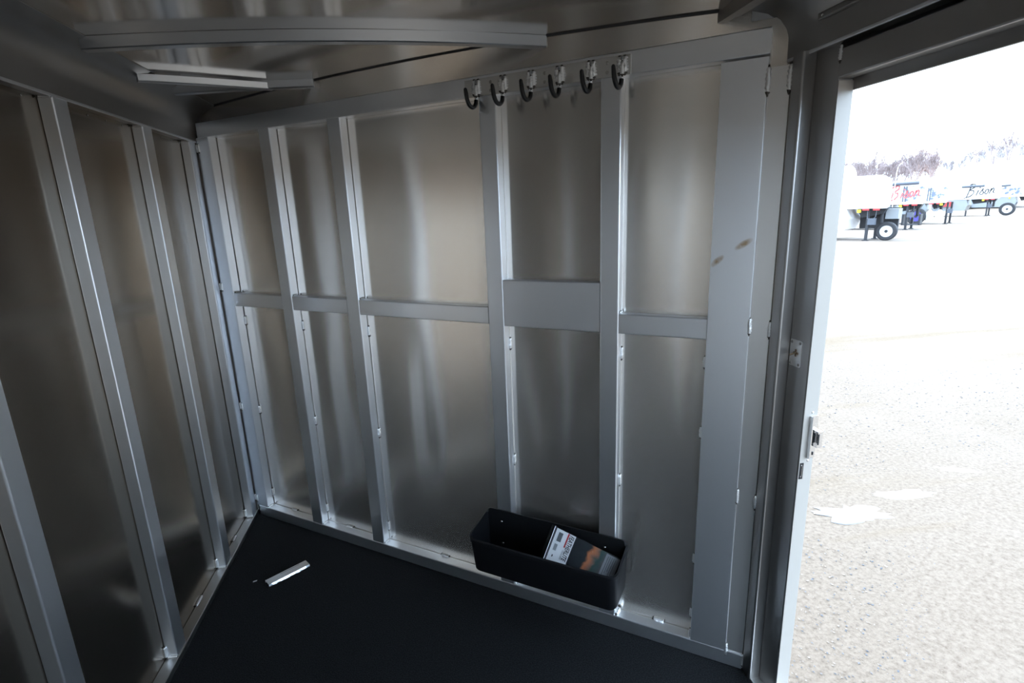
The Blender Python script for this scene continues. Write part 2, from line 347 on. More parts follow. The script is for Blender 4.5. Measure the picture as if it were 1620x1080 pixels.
# ceiling ------------------------------------------------------------------------
ce = empty('ceiling', (0, 0, 0), kind='structure', label='shiny arched aluminium roof sheet with cross bows', cat='ceiling')
V, F = [], []; NX, NY = 48, 40
for j in range(NY+1):
    for i in range(NX+1):
        x = -1.05+2.13*i/NX; y = YF-.05+(3.05-YF+.05)*j/NY
        V.append((x, y, ceil_z(x)+.0009*noise.noise((x*3, y*3.5, 4))))
for j in range(NY):
    for i in range(NX): a = j*(NX+1)+i; F.append((a, a+1, a+NX+2, a+NX+1))
mesh('roof_sheet', V, F, 'roof', ce, smooth=True)
mesh('outer_roof', *boxd((-1.1, 1.13), (YF-.05, 3.05), (2.20, 2.23)), 'outer', ce)
def bow(name, p0, p1, h, wd, mat, parent, n=26, lift=.0005):
    """roof bow: bar following the arch from p0 to p1 in plan"""
    p0, p1 = Vector((*p0, 0)), Vector((*p1, 0)); d = (p1-p0).normalized(); s = Vector((d.y, -d.x, 0))
    if s.y > 0: s = -s
    V, F = [], []
    pr = [(0, 0), (0, -h+.003), (.003, -h), (wd-.003, -h), (wd, -h+.003), (wd, 0)]; k = len(pr)
    for i in range(n+1):
        p = p0.lerp(p1, i/n); z = ceil_z(p.x)-lift
        for a, c in pr: q = p-s*a; V.append((q.x, q.y, z+c))
    for i in range(n):
        for j in range(k): F.append((i*k+j, i*k+(j+1) % k, (i+1)*k+(j+1) % k, (i+1)*k+j))
    F += [tuple(range(k)), tuple(range(n*k, (n+1)*k))]
    return mesh(name, V, F, mat, parent)
bow('roof_bow', (-.905, 1.842), (.458, 1.842), .034, .036, 'bow', ce)
bow('roof_bow', (-.905, 2.440), (-.372, 2.440), .030, .036, 'bow', ce)
bow('roof_bow', (-.905, .62), (1.0, .62), .034, .036, 'exth', ce)
bow('roof_bow', (-.905, -.60), (1.0, -.60), .034, .036, 'exth', ce)
bow('diagonal_bow', (-.925, 2.212), (-.530, 2.452), .025, .030, 'plate', ce, lift=.008)
ch = mesh('wiring_channel', *prism_data([(.878, 2.094), (.902, 2.094), (.904, 2.102), (.926, 2.102), (.926, 2.13), (.878, 2.135)], YF, 1.56, 'y'), 'cove', ce)
pts = []
for i in range(41):
    u = -2.45+(2.45-.17)*i/40; x = O[0]+.8035*u+.5953*(SY-.002); y = O[1]-.5953*u+.8035*(SY-.002); pts.append((x, y, ceil_z(x)-.0015))
mesh('caulk_seam', *tube_data(pts, .0032, 6), 'caulk', ce)
mesh('caulk_seam', *tube_data([(-.893, YF+2.2*k/1+.0, 2.127) for k in range(0, 2)]+[(-.893, 2.9, 2.127)], .003, 6), 'caulk', ce)

# ------------------------------------------------------------------ hook rack
hr = empty('hook_rack', O, RZ, label='aluminium strip with six black rubber-dipped hooks on the top rail', cat='hook rack')
bar('mounting_strip', (-1.016, -.440), (-.0085, -.0025), (1.984, 2.040), 'hookplate', hr, 'x', .001)
for u in (-.915, -.717, -.512):
    for z in (1.998, 2.024): mesh('bolt', *dome_data((u, -.0085, z), .0055, .003, (0, -1, 0), 8), 'bolt', hr, smooth=True)
for u in (-.968, -.866, -.763, -.664, -.561, -.464):
    p = [(u, -.015, 2.034), (u, -.015, 1.985), (u-.001, -.0152, 1.972)]
    for k in range(1, 8):
        a = math.pi*k/8; p.append((u-.001-.008*k/8, -.038+.0228*math.cos(a), 1.968-.022*math.sin(a)))
    p += [(u-.010, -.0612, 1.970), (u-.011, -.0635, 1.985), (u-.012, -.066, 2.000)]
    steel = mesh('hook', *tube_data(p[:3], .006, 8), 'weld', hr, smooth=True)
    r_ = [.0072]*len(p[2:]); r_[-1] = .0058
    q = p[2:]+[(u-.0123, -.0668, 2.004)]; r_.append(.0025)
    mesh('rubber_dip', *tube_data(q, r_, 10), 'rubber', steel, smooth=True)
    for s in (-1, 1): weld(steel, (u+s*.0075, -.0125, 2.010), 'z', 1.12, 1.5)
    weld(steel, (u+.002, -.019, 2.000), 'z', .9, 1.2)

# ------------------------------------------------------------------ wall bin
wbn = empty('wall_bin', O, RZ, label='black plastic open-top storage bin fixed to the studs near the floor', cat='bin')
def binring(x0, x1, yb, yf, rb, rf, zf, nseg=5):
    out = []
    for cx, cy_, r, a0 in ((x1-rb, yb-rb, rb, 0), (x0+rb, yb-rb, rb, 90), (x0+rf, yf+rf, rf, 180), (x1-rf, yf+rf, rf, 270)):
        for k in range(nseg+1):
            a = math.radians(a0+90*k/nseg); x, y = cx+r*math.cos(a), cy_+r*math.sin(a); out.append((x, y, zf(y)))
            if k == nseg and a0 == 0:      # extra points along the back edge for its rounded top corners
                for q in (.004, .010, .018, .026, .30, .566, .574, .582, .588): out.append((x-q*(x1-x0-2*rb)/.592, y, zf(y, x-q*(x1-x0-2*rb)/.592)))
    return out
YB, YFN = -.003, -.168
def rim(y, x=None):
    if x is not None:
        e_ = max(0, .024-min(x+1.0165, -.4235-x)); return .381+math.sqrt(max(0, .024**2-e_**2))
    t = (YB-.014-y)/(YB-.014-YFN); return .383 if y > YB-.010 else .388+(.353-.388)*max(0, min(1, t))
rings = [binring(-1.008, -.432, YB, -.142, .006, .026, lambda y, x=None: .200), binring(-1.012, -.428, YB, -.147, .006, .03, lambda y, x=None: .206),
         binring(-1.0185, -.4215, YB, -.163, .006, .032, lambda y, x=None: rim(y, x)-.012), binring(-1.0225, -.4175, YB, -.168, .006, .034, lambda y, x=None: rim(y, x)-.011),
         binring(-1.0225, -.4175, YB, -.168, .006, .034, rim), binring(-1.015, -.425, YB-.005, -.160, .006, .03, rim),
         binring(-1.009, -.431, YB-.005, -.144, .006, .028, lambda y, x=None: .206)]
V = [p for r in rings for p in r]; k = len(rings[0]); F = [tuple(range(k)), tuple(range(6*k, 7*k))]
for j in range(6):
    for i in range(k): F.append((j*k+i, j*k+(i+1) % k, (j+1)*k+(i+1) % k, (j+1)*k+i))
smooth_sharp(mesh('tub', V, F, 'bin', wbn), 38)
for u, z in ((-.948, .353), (-.946, .252), (-.507, .355), (-.506, .256)):
    mesh('screw', *dome_data((u, YB-.005, z), .0055, .003, (0, -1, 0), 9), 'screw', wbn, smooth=True)

# ------------------------------------------------------------------ document bag with leaflets in the bin
M['paper'] = plain('white_paper', (0.86, 0.87, 0.90), 0.5); M['ink'] = plain('black_ink', (0.01, 0.01, 0.012), 0.5); M['redink'] = plain('red_ink', (0.45, 0.02, 0.02), 0.5)
M['greyink'] = plain('grey_ink', (0.12, 0.13, 0.14), 0.5)
m, n, l, b = newmat('clear_bag'); M['bag'] = m
b.inputs['Base Color'].default_value = (0.05, 0.05, 0.05, 1); b.inputs['Roughness'].default_value = 0.10; b.inputs['Alpha'].default_value = 0.10; b.inputs['Specular IOR Level'].default_value = 0.3
m, n, l, b = newmat('printed_photo'); M['photo'] = m    # flat print: dark field, orange flash, teal shape
tc = n.new('ShaderNodeTexCoord'); sp = n.new('ShaderNodeSeparateXYZ'); l.new(tc.outputs['Generated'], sp.inputs[0])
cr = n.new('ShaderNodeValToRGB'); e = cr.color_ramp.elements
e[0].position = 0; e[0].color = (0.010, 0.013, 0.018, 1); e[1].position = 1; e[1].color = (0.16, 0.16, 0.17, 1)
for p_, c_ in ((.30, (0.012, 0.02, 0.025, 1)), (.40, (0.50, 0.17, 0.07, 1)), (.50, (0.30, 0.13, 0.08, 1)), (.62, (0.02, 0.07, 0.065, 1)), (.80, (0.10, 0.10, 0.10, 1))):
    q = e.new(p_); q.color = c_
nz = n.new('ShaderNodeTexNoise'); nz.inputs['Scale'].default_value = 3.5; l.new(tc.outputs['Generated'], nz.inputs['Vector'])
l.new(math_node(n, l, 'ADD', math_node(n, l, 'SUBTRACT', sp.outputs[0], math_node(n, l, 'MULTIPLY', sp.outputs[1], .22)), math_node(n, l, 'MULTIPLY', math_node(n, l, 'SUBTRACT', nz.outputs['Fac'], .5), .3)), cr.inputs[0])
l.new(cr.outputs[0], b.inputs['Base Color']); b.inputs['Roughness'].default_value = 0.35
db = empty('document_bag', O, RZ, label='clear bag of printed leaflets lying in the black bin', cat='bag')
A_, B_, C_, D_ = Vector((-.713, -.028, .412)), Vector((-.722, -.138, .327)), Vector((-.434, -.028, .340)), Vector((-.452, -.138, .285))
NB = (C_-A_).cross(B_-A_).normalized(); NB = NB if NB.z > 0 else -NB
def bag_pt(s, t, h=0.0):
    p = (A_*(1-s)+C_*s)*(1-t)+(B_*(1-s)+D_*s)*t
    return p+NB*(h+.006*math.sin(math.pi*s)*math.sin(math.pi*t))
def patch(name, s0, s1, t0, t1, h, mat, parent, n=8, thick=.0006):
    V = [bag_pt(s0+(s1-s0)*i/n, t0+(t1-t0)*j/n, h+k) for k in (0, -thick) for j in range(n+1) for i in range(n+1)]; N = (n+1)**2; F = []
    for k in (0, 1):
        for j in range(n):
            for i in range(n): a = k*N+j*(n+1)+i; F.append((a, a+1, a+n+2, a+n+1))
    edge = [i for i in range(n+1)]+[j*(n+1)+n for j in range(1, n+1)]+[n*(n+1)+i for i in range(n-1, -1, -1)]+[j*(n+1) for j in range(n-1, 0, -1)]
    for i in range(len(edge)): a, c = edge[i], edge[(i+1) % len(edge)]; F.append((a, c, c+N, a+N))
    return mesh(name, V, F, mat, parent)
patch('backing_card', .085, .99, .02, .98, -.001, 'ink', db)
patch('plastic_sleeve', 0, 1, 0, 1, .0035, 'bag', db)
patch('zip_strip', .052, .060, 0, 1, .0042, 'paper', db); patch('zip_strip', .072, .078, 0, 1, .0042, 'greyink', db)
leaf = patch('leaflet', .085, .36, .02, .97, .0008, 'paper', db)
ph = patch('leaflet', .36, .82, .03, .97, .0006, 'photo', db)
pap = patch('leaflet', .80, .985, .06, .95, .0012, plain('grey_leaflet', (0.30, 0.31, 0.34), .5), db)
for i in range(5): patch('text_line', .83+.025*i, .838+.025*i, .12, .70-.07*(i % 3), .0022, 'greyink', pap, 2)
def text_mesh(name, s, size, mat, parent, place, shear=0.0, extrude=0.0, bold=0.0):
    cu = bpy.data.curves.new(name, 'FONT'); cu.body = s; cu.size = size; cu.shear = shear; cu.resolution_u = 3; cu.offset = bold
    t = bpy.data.objects.new(name, cu); COL.objects.link(t); dg = bpy.context.evaluated_depsgraph_get()
    me = bpy.data.meshes.new_from_object(t.evaluated_get(dg)); COL.objects.unlink(t); bpy.data.objects.remove(t)
    for v in me.vertices: v.co = place(v.co.x, v.co.y)
    me.materials.clear(); me.materials.append(M[mat] if isinstance(mat, str) else mat); me.name = name
    return link(name, me, parent)
LS, LT = (C_-A_).length, (B_-A_).length
def leaf_place(s0, t0): return lambda x, y: bag_pt(s0+y/LS, t0+x/LT, .0017)
text_mesh('lettering', 'FEATHERLITE', .0255, 'ink', leaf, lambda x, y: bag_pt(.282+y/LS, .05+x*.68/LT, .0019), .25, bold=.0005)
text_mesh('lettering', 'TRAILERS', .009, 'greyink', leaf, leaf_place(.250, .52), .25)
patch('red_bar', .252, .272, .03, .45, .0016, 'redink', leaf, 2)
patch('feather_emblem', .262, .300, .885, .955, .0016, plain('navy_ink', (0.02, 0.03, 0.08), .5), leaf, 2)
patch('product_picture', .13, .19, .10, .36, .0016, 'greyink', leaf, 2); patch('product_picture', .125, .17, .44, .62, .0016, plain('mid_grey_ink', (.3, .32, .34), .5), leaf, 2)
patch('product_picture', .14, .155, .74, .80, .0016, 'ink', leaf, 2)

# ------------------------------------------------------------------ offcut and chip on the mat
mo = empty('metal_offcut', (-.712, 2.281, 0.0005), math.atan2(.112, .154), label='short aluminium channel offcut lying on the black mat', cat='metal scrap')
prof = [(-.021, .0), (-.021, .012), (.021, .012), (.0225, .0), (.0205, .0), (.019, .0095), (-.019, .0095), (-.019, 0)]
mesh('channel', *prism_data(prof, -.095, .095, 'x'), 'filler', mo)
V = []; F = []
for i in range(20):
    t = -.095+.19*i/19; d = random.uniform(.001, .005) if 1 < i < 18 else .0; V += [(t, -.0205, .0119), (t, -.0225-d, .003), (t, -.0215-d, .0012)]
for i in range(19): a = 3*i; F += [(a, a+3, a+4, a+1), (a+1, a+4, a+5, a+2)]
mesh('torn_edge', V, F, 'exth', mo)
mesh('groove', *boxd((-.03, .06), (.0125, .0145), (.0119, .0123)), 'dark', mo)
mc = mesh('metal_chip', *prism_data([(-.009, -.002), (.006, -.003), (.010, .001), (-.006, .003)], 0, .003, 'z'), 'weld',
          label='tiny bright metal chip on the mat beside the channel offcut', cat='metal scrap')
mc.location = (-.852, 2.262, .0003); mc.rotation_euler = (0, 0, .4)

# =================================================================== OUTSIDE
GZ = -.5
# ground: pale trodden gravel with tan tracks, snow dusted farther off
m, n, l, b = newmat('pale_gravel'); M['ground'] = m
tc = n.new('ShaderNodeTexCoord')
def noise_node(scale, detail=4, rough=.6, vec=None, st=None):
    k = n.new('ShaderNodeTexNoise'); k.inputs['Scale'].default_value = scale; k.inputs['Detail'].default_value = detail; k.inputs['Roughness'].default_value = rough
    src = tc.outputs['Object']
    if st: mp = n.new('ShaderNodeMapping'); mp.inputs['Scale'].default_value = st; mp.inputs['Rotation'].default_value = (0, 0, math.radians(-32)); l.new(src, mp.inputs[0]); src = mp.outputs[0]
    l.new(src, k.inputs['Vector']); return k.outputs['Fac']
def ramp(f, stops):
    k = n.new('ShaderNodeValToRGB'); e = k.color_ramp.elements
    e[0].position, e[0].color = stops[0][0], (*stops[0][1], 1); e[1].position, e[1].color = stops[-1][0], (*stops[-1][1], 1)
    for p, c in stops[1:-1]: q = e.new(p); q.color = (*c, 1)
    l.new(f, k.inputs[0]); return k.outputs[0]
def mixc(f, a, b_):
    k = n.new('ShaderNodeMix'); k.data_type = 'RGBA'; l.new(f, k.inputs[0]); l.new(a, k.inputs[6]); l.new(b_, k.inputs[7]); return k.outputs[2]
grain = ramp(noise_node(38, 6, .75), [(.28, (.075, .055, .041)), (.42, (.130, .100, .076)), (.56, (.163, .128, .099)), (.8, (.192, .154, .122))])
snow = ramp(noise_node(3, 5, .7), [(.3, (.20, .162, .132)), (.7, (.25, .21, .18))])
tan_ = ramp(noise_node(20, 5, .7), [(.3, (.118, .083, .05)), (.7, (.15, .113, .075))])
sp = n.new('ShaderNodeSeparateXYZ'); l.new(tc.outputs['Object'], sp.inputs[0])
dist = math_node(n, l, 'ADD', math_node(n, l, 'MULTIPLY', sp.outputs[0], .73), math_node(n, l, 'MULTIPLY', sp.outputs[1], .68))
far = n.new('ShaderNodeMapRange'); far.inputs[1].default_value = 5.0; far.inputs[2].default_value = 20.0; l.new(dist, far.inputs[0])
patchy = math_node(n, l, 'SUBTRACT', math_node(n, l, 'ADD', far.outputs[0], math_node(n, l, 'MULTIPLY', noise_node(.9, 5, .65), .8)), .42, True)
tf = n.new('ShaderNodeMapRange'); tf.inputs[1].default_value = .52; tf.inputs[2].default_value = .62; l.new(noise_node(1, 5, .6, st=(.10, .8, 1)), tf.inputs[0])
base = mixc(patchy, grain, snow)
base = mixc(math_node(n, l, 'MULTIPLY', tf.outputs[0], .75), base, tan_)
l.new(base, b.inputs['Base Color']); b.inputs['Roughness'].default_value = .9; b.inputs['Specular IOR Level'].default_value = .2
bp = n.new('ShaderNodeBump'); bp.inputs['Strength'].default_value = .35; bp.inputs['Distance'].default_value = .02; l.new(noise_node(45, 5, .7), bp.inputs['Height']); l.new(bp.outputs[0], b.inputs['Normal'])
V, F = [], []
RR = [0.0, 2, 4, 7, 12, 20, 35, 60, 80, 100, 115, 130, 150, 190, 240, 340]; NA = 180
def hill_h(r, az):
    """gentle rise towards the horizon; az measured clockwise from +Y in degrees"""
    s1 = max(0, min(1, (r-80)/70)); s1 = s1*s1*(3-2*s1); s2 = max(0, min(1, (r-150)/100))
    d = max(0, min(1, (az-44)/8)) if 0 < az < 120 else 0; d = d*d*(3-2*d)
    return s1*(4.6+3.6*d)+s2*(1.0+5.0*d)
for r in RR:
    for k in range(NA):
        az = 360*k/NA; a = math.radians(az); z = hill_h(r, az)
        if 1 < r < 80: z += .03*noise.noise((r*math.sin(a)*.4, r*math.cos(a)*.4, 2))
        V.append((r*math.sin(a), r*math.cos(a), GZ+z))
for i in range(len(RR)-1):
    for k in range(NA): k2 = (k+1) % NA; F.append((i*NA+k, i*NA+k2, (i+1)*NA+k2, (i+1)*NA+k))
mesh('ground', V, F, 'ground', smooth=True, kind='structure', label='pale gravel lot with tan tracks and snow dust', cat='ground')
# loose pebbles near the doorway
M['pebble'] = m = None
m, n, l, b = newmat('pebble_stone'); M['pebble'] = m
tc = n.new('ShaderNodeTexCoord'); gi = n.new('ShaderNodeNewGeometry')
cr = n.new('ShaderNodeValToRGB'); e = cr.color_ramp.elements; e[0].color = (.05, .055, .065, 1); e[1].color = (.30, .27, .24, 1)
q = e.new(.35); q.color = (.11, .115, .13, 1); q = e.new(.7); q.color = (.20, .155, .12, 1)
l.new(gi.outputs['Random Per Island'], cr.inputs[0]); l.new(cr.outputs[0], b.inputs['Base Color']); b.inputs['Roughness'].default_value = .8
V, F = [], []
octf = [(0, 2, 4), (2, 1, 4), (1, 3, 4), (3, 0, 4), (2, 0, 5), (1, 2, 5), (3, 1, 5), (0, 3, 5)]
rp = random.Random(3)
for i in range(9000):
    t = rp.random()**1.7; r = 1.6+7.5*t; a = math.radians(rp.uniform(26, 72)); x, y = r*math.sin(a), r*math.cos(a)
    if x < 1.25 or any(abs(x-px) < .42 and abs(y-py) < .30 for px, py in ((2.79, 2.80), (3.36, 2.92), (4.05, 3.13))): continue
    s = rp.uniform(.0016, .0058)*(1+r*.06); ang = rp.uniform(0, 3.1); o_ = len(V); ca, sa = math.cos(ang), math.sin(ang); e1, e2, e3 = s*rp.uniform(.8, 1.7), s*rp.uniform(.6, 1), s*rp.uniform(.4, .8)
    for dx, dy, dz in ((e1, 0, 0), (-e1, 0, 0), (0, e2, 0), (0, -e2, 0), (0, 0, e3), (0, 0, -e3)): V.append((x+dx*ca-dy*sa, y+dx*sa+dy*ca, GZ+.002+dz))
    F += [tuple(q+o_ for q in f) for f in octf]
mesh('pebbles', V, F, 'pebble', kind='stuff', label='loose grey and brown pebbles scattered over the gravel', cat='pebbles')
# thin snow patches
M['snow'] = plain('snow', (.34, .32, .31), .7)
def snow_patch(cx, cy_, a, b2, rot, sd, label):
    V, F = [], []; N, K = 40, 5
    for j in range(K):
        t = 1-j/(K-1)
        for i in range(N):
            q = 2*math.pi*i/N; rr = 1+.6*noise.noise((math.cos(q)*1.7+sd, math.sin(q)*1.7, sd*2))+.5*noise.noise((math.cos(q)*5+sd, math.sin(q)*5, sd))
            x, y = a*rr*t*math.cos(q), b2*rr*t*math.sin(q); V.append((x*math.cos(rot)-y*math.sin(rot), x*math.sin(rot)+y*math.cos(rot), .016*(1-t**2)+.002))
    for j in range(K-1):
        for i in range(N): i2 = (i+1) % N; F.append((j*N+i, j*N+i2, (j+1)*N+i2, (j+1)*N+i))
    F.append(tuple(range((K-1)*N, K*N))); F.append(tuple(range(N)))
    o = mesh('snow_patch', V, F, 'snow', smooth=True, label=label, cat='snow', group='melting snow patches on the gravel'); o.location = (cx, cy_, GZ-.004); return o
snow_patch(2.79, 2.80, .22, .10, -.3, 1.3, 'largest thin snow patch on the gravel nearest the door jamb')
snow_patch(3.36, 2.92, .21, .065, -.15, 4.1, 'narrow snow streak on the gravel, middle of the three patches')
snow_patch(4.05, 3.13, .13, .05, -.5, 7.7, 'smallest snow patch, farthest right on the gravel')

# ------------------------------------------------------------------ parked gooseneck trailers
M['twhite'] = plain('trailer_white_paint', (.80, .80, .81), .3); M['tlow'] = plain('trailer_pale_skin', (.21, .225, .235), .35); M['tblack'] = plain('trailer_black', (.015, .016, .02), .5)
M['tyre'] = plain('tyre_rubber', (.02, .02, .023), .7); M['rimw'] = plain('wheel_white', (.62, .64, .66), .35); M['yellow'] = plain('yellow_marker', (.8, .55, .02), .5)
M['red'] = plain('red_marker', (.6, .03, .03), .5); M['tgrey'] = plain('awning_grey', (.07, .08, .10), .45); M['purple'] = plain('purple_cover', (.06, .05, .24), .5)
M['script_red'] = plain('script_red', (.50, .09, .09), .5); M['script_grey'] = plain('script_grey', (.45, .47, .5), .5)
m, n, l, b = newmat('printed_mountain_panel'); M['graphic'] = m
tc = n.new('ShaderNodeTexCoord')
nz = n.new('ShaderNodeTexNoise'); nz.inputs['Scale'].default_value = 2.6; nz.inputs['Detail'].default_value = 5; l.new(tc.outputs['Object'], nz.inputs['Vector'])
cr = n.new('ShaderNodeValToRGB'); e = cr.color_ramp.elements; e[0].position = .42; e[0].color = (.11, .13, .18, 1); e[1].position = .56; e[1].color = (.75, .77, .80, 1)
l.new(nz.outputs['Fac'], cr.inputs[0]); l.new(cr.outputs[0], b.inputs['Base Color'])
TR = math.atan2(-.845, .535)
def wheel_data(c, r, w, seg=24):
    V, F = [], []; c = Vector(c)
    pr = [(-w/2, r*.62), (-w/2, r*.9), (-w*.36, r), (w*.36, r), (w/2, r*.9), (w/2, r*.62)]; k = len(pr)
    for i in range(seg):
        a = 2*math.pi*i/seg
        for y, q in pr: V.append(c+Vector((q*math.cos(a), y, q*math.sin(a))))
    for i in range(seg):
        for j in range(k): F.append((i*k+j, i*k+(j+1) % k, ((i+1) % seg)*k+(j+1) % k, ((i+1) % seg)*k+j))
    return V, F
def add_wheel(parent, c, r, w, rim='rimw', name='spare_wheel'):
    t = mesh(name, *wheel_data(c, r, w), 'tyre', parent)
    h = mesh('hub', *join_data([tube_data([(c[0], c[1]-w*.30, c[2]), (c[0], c[1]+w*.3, c[2])], r*.62, 20)]), rim, t)
    mesh('hub_cap', *tube_data([(c[0], c[1]-w*.42, c[2]), (c[0], c[1]-w*.28, c[2])], r*.16, 12), 'tblack', t)
    return t
SCRIPT = {'B': [[(.05, -.02), (.30, 1.0)], [(.02, .84), (.30, 1.02), (.52, .94), (.50, .74), (.20, .53)], [(.20, .53), (.46, .46), (.48, .22), (.28, .02), (-.12, -.08)]],
          'i': [[(.66, .04), (.78, .44)], [(.84, .60), (.87, .67)]],
          's': [[(.84, .10), (1.07, .54), (1.04, .36), (1.13, .20), (1.04, .05), (.90, .06)]],
          'o': [[(1.36, .46), (1.24, .36), (1.20, .14), (1.28, .04), (1.40, .14), (1.43, .36), (1.36, .46)]],
          'n': [[(1.48, .04), (1.60, .48), (1.57, .26), (1.72, .50), (1.77, .42), (1.72, .12), (1.84, .05)]]}
def brush_word(letters, x, z, k, mat, parent, y=-.02, w=.045):
    for ch in letters:
        parts = []
        for st_ in SCRIPT[ch]:
            pts = [Vector((x+a*k, y, z+c*k+a*k*.12)) for a, c in st_]; V, F = [], []
            for i, p in enumerate(pts):
                d = (pts[min(i+1, len(pts)-1)]-pts[max(i-1, 0)]).normalized(); s_ = Vector((-d.z, 0, d.x))*w*(1.15 if i % 2 else .8)
                V += [p+s_, p-s_, p+s_+Vector((0, .012, 0)), p-s_+Vector((0, .012, 0))]
            for i in range(len(pts)-1):
                a = 4*i; F += [(a, a+1, a+5, a+4), (a+2, a+6, a+7, a+3), (a, a+4, a+6, a+2), (a+1, a+3, a+7, a+5)]
            parts.append((V, F))
        mesh('lettering', *join_data(parts), mat, parent)
def trailer(pos, label, nose=1.75, z0=1.63, z1=3.10, L=8.0, wd=2.3, leg=-.95, low=.55, awning=None, graphic=None, script=None, dome=False, lowmat='tlow', rail2=True):
    t = empty('horse_trailer', (pos[0], pos[1], GZ), TR, label=label, cat='trailer', group='row of parked white gooseneck trailers')
    # upper body with rounded nose and roof edge
    pr = [(-L, z0), (-.10, z0), (-.03, z0+.05), (0, z0+.18), (-.02, z1-.42), (-.12, z1-.20), (-.32, z1-.06), (-.62, z1), (-L, z1)]
    V, F = prism_data(pr, 0, wd, 'y'); V = [(x-.26*y if x > -L+.1 else x, y, z) for x, y, z in V]; smooth_sharp(mesh('body', V, F, 'twhite', t), 30)
    pr = [(-L, low), (-nose-.15, low), (-nose+.05, low+.55), (-nose-.12, z0), (-L, z0)]
    mesh('lower_body', *prism_data(pr, .03, wd-.03, 'y'), lowmat, t)
    mesh('bottom_trim', *boxd((-L, -.1), (-.02, .0), (z0-.03, z0+.03)), 'twhite', t)
    for y in (.35, wd-.35):
        lg = mesh('landing_leg', *boxd((leg-.06, leg+.06), (y-.06, y+.06), (.05, z0)), 'tblack', t)
        mesh('foot', *boxd((leg-.13, leg+.13), (y-.12, y+.12), (0, .05)), 'tblack', lg)
    mesh('jack_box', *boxd((leg+.02, leg+.34), (.22, .46), (.80, 1.12)), 'tgrey', t)
    mesh('hitch_tube', *tube_data([(-.55, wd/2, z0), (-.55, wd/2, .85)], .09, 10), 'tblack', t)
    mesh('hitch_plate', *prism_data([(-nose+.1, z0), (-.3, z0), (-.45, z0-.3), (-nose+.35, z0-.5)], wd/2-.25, wd/2+.25, 'y'), 'tblack', t)
    mesh('marker_lamp', *boxd((leg-.42, leg-.26), (-.03, .06), (z0-.22, z0-.08)), 'yellow', t)
    for x in (-1.0, -.55): mesh('reflector_strip', *boxd((x-.14, x+.14), (-.012, .0), (z0-.12, z0-.03)), 'red', t)
    mesh('cable', *tube_data([(-1.0, .3, z0), (-.95, .25, 1.1), (-.8, .25, .95), (-.62, .3, 1.2), (-.6, .3, z0)], .02, 6), 'tgrey', t)
    mesh('rear_stabiliser', *boxd((-2.5, -2.38), (.2, .32), (0, low)), 'tblack', t)
    if awning: mesh('awning_tube', *tube_data([(awning[0], -.10, z1-.16), (awning[1], -.10, z1-.12)], .10, 12), 'tgrey', t)
    if graphic:
        g = mesh('graphic_panel', *boxd((graphic[0], graphic[1]), (-.012, -.002), (z0+.12, z1-.30)), 'graphic', t)
        for dx in (0, .14): mesh('graphic_stripe', *boxd((graphic[0]+.03+dx, graphic[0]+.11+dx), (-.016, -.012), (z0+.12, z1-.30)), 'tgrey', g)
    if script:
        s, size, x, z, mt = script
        if s == 'Bison': brush_word(s, x, z, size, mt, t)
        else: text_mesh('lettering', s, size, mt, t, lambda a, c, x=x, z=z: Vector((x+a, -.018, z+c+a*.10)), .45)
    if dome: smooth_sharp(mesh('roof_dome', *dome_data((dome[0], .6, z1-.02), .42, .62, (0, 0, 1), 18), 'twhite', t), 60)
    return t
t1 = trailer((22.527, 22.728), 'nearest white trailer with a roof dome, beside the door jamb', z1=3.17, dome=(-2.15,), lowmat='twhite')
add_wheel(t1, (-.22, .9, .46), .46, .24)
mesh('step_box', *boxd((-.42, .12), (1.2, 1.9), (1.05, 1.55)), 'tlow', t1)
mesh('dark_underframe', *boxd((-1.7, .0), (1.9, 2.1), (.55, 1.6)), 'tblack', t1)
t2 = trailer((31.522, 29.247), 'white trailer with red script lettering and a black awning tube', z0=1.66, z1=3.05, awning=(-3.3, -.45), graphic=(-1.28, -.12), script=('Bison', .86, -1.92, 1.90, 'script_red'))
mesh('step_frame', *join_data([boxd((-1.2, -.2), (.3, .9), (.3, .36)), boxd((-1.2, -1.1), (.3, .9), (.3, 1.0)), boxd((-.3, -.2), (.3, .9), (.3, 1.0))]), 'tblack', t2)
t3 = trailer((39.017, 34.376), 'white trailer with a mountain graphic and purple wheel cover', z0=1.60, z1=3.0, graphic=(-1.35, -.12), leg=-.05, nose=1.3)
add_wheel(t3, (-1.75, -.4, .62), .62, .26, 'purple')
for x in (-.95, -.35): mesh('gas_bottle', *tube_data([(x, -.25, .25), (x, -.25, .32), (x, -.25, .85), (x, -.25, 1.0), (x, -.25, 1.08)], [.12, .25, .25, .12, .06], 12), 'twhite', t3, smooth=True)
t4 = trailer((54.993, 43.310), 'long white trailer with black script lettering near its nose', z0=1.66, z1=3.0, L=9, nose=2.4, leg=-.9, awning=(-3.0, -1.3), script=('Bison', 1.15, -2.6, 1.85, 'tblack'))
text_mesh('lettering', 'Laredo', .45, 'script_grey', t4, lambda a, c: Vector((-5.7+a*1.3, -.018, 2.35+c)), 0)
mesh('swoosh_line', *tube_data([(-7.4, -.02, 2.25), (-6.0, -.02, 2.12), (-5.2, -.02, 2.05), (-4.3, -.02, 2.1), (-3.2, -.02, 2.35)], .03, 5), 'script_grey', t4)
for x in (-4.9, -4.0): mesh('red_box', *boxd((x-.36, x+.36), (-.3, .0), (1.0, 1.45)), 'red', t4)
add_wheel(t4, (.55, .6, .62), .6, .3, 'rimw', 'front_wheel')
t5 = trailer((68.5, 50.0), 'farthest white trailer with a grey emblem at the picture edge', z0=1.7, z1=3.1, leg=-2.0, graphic=(-3.4, -1.2), awning=(-3.2, -2.4), script=('R', 1.5, -6.0, 2.0, 'tgrey'))
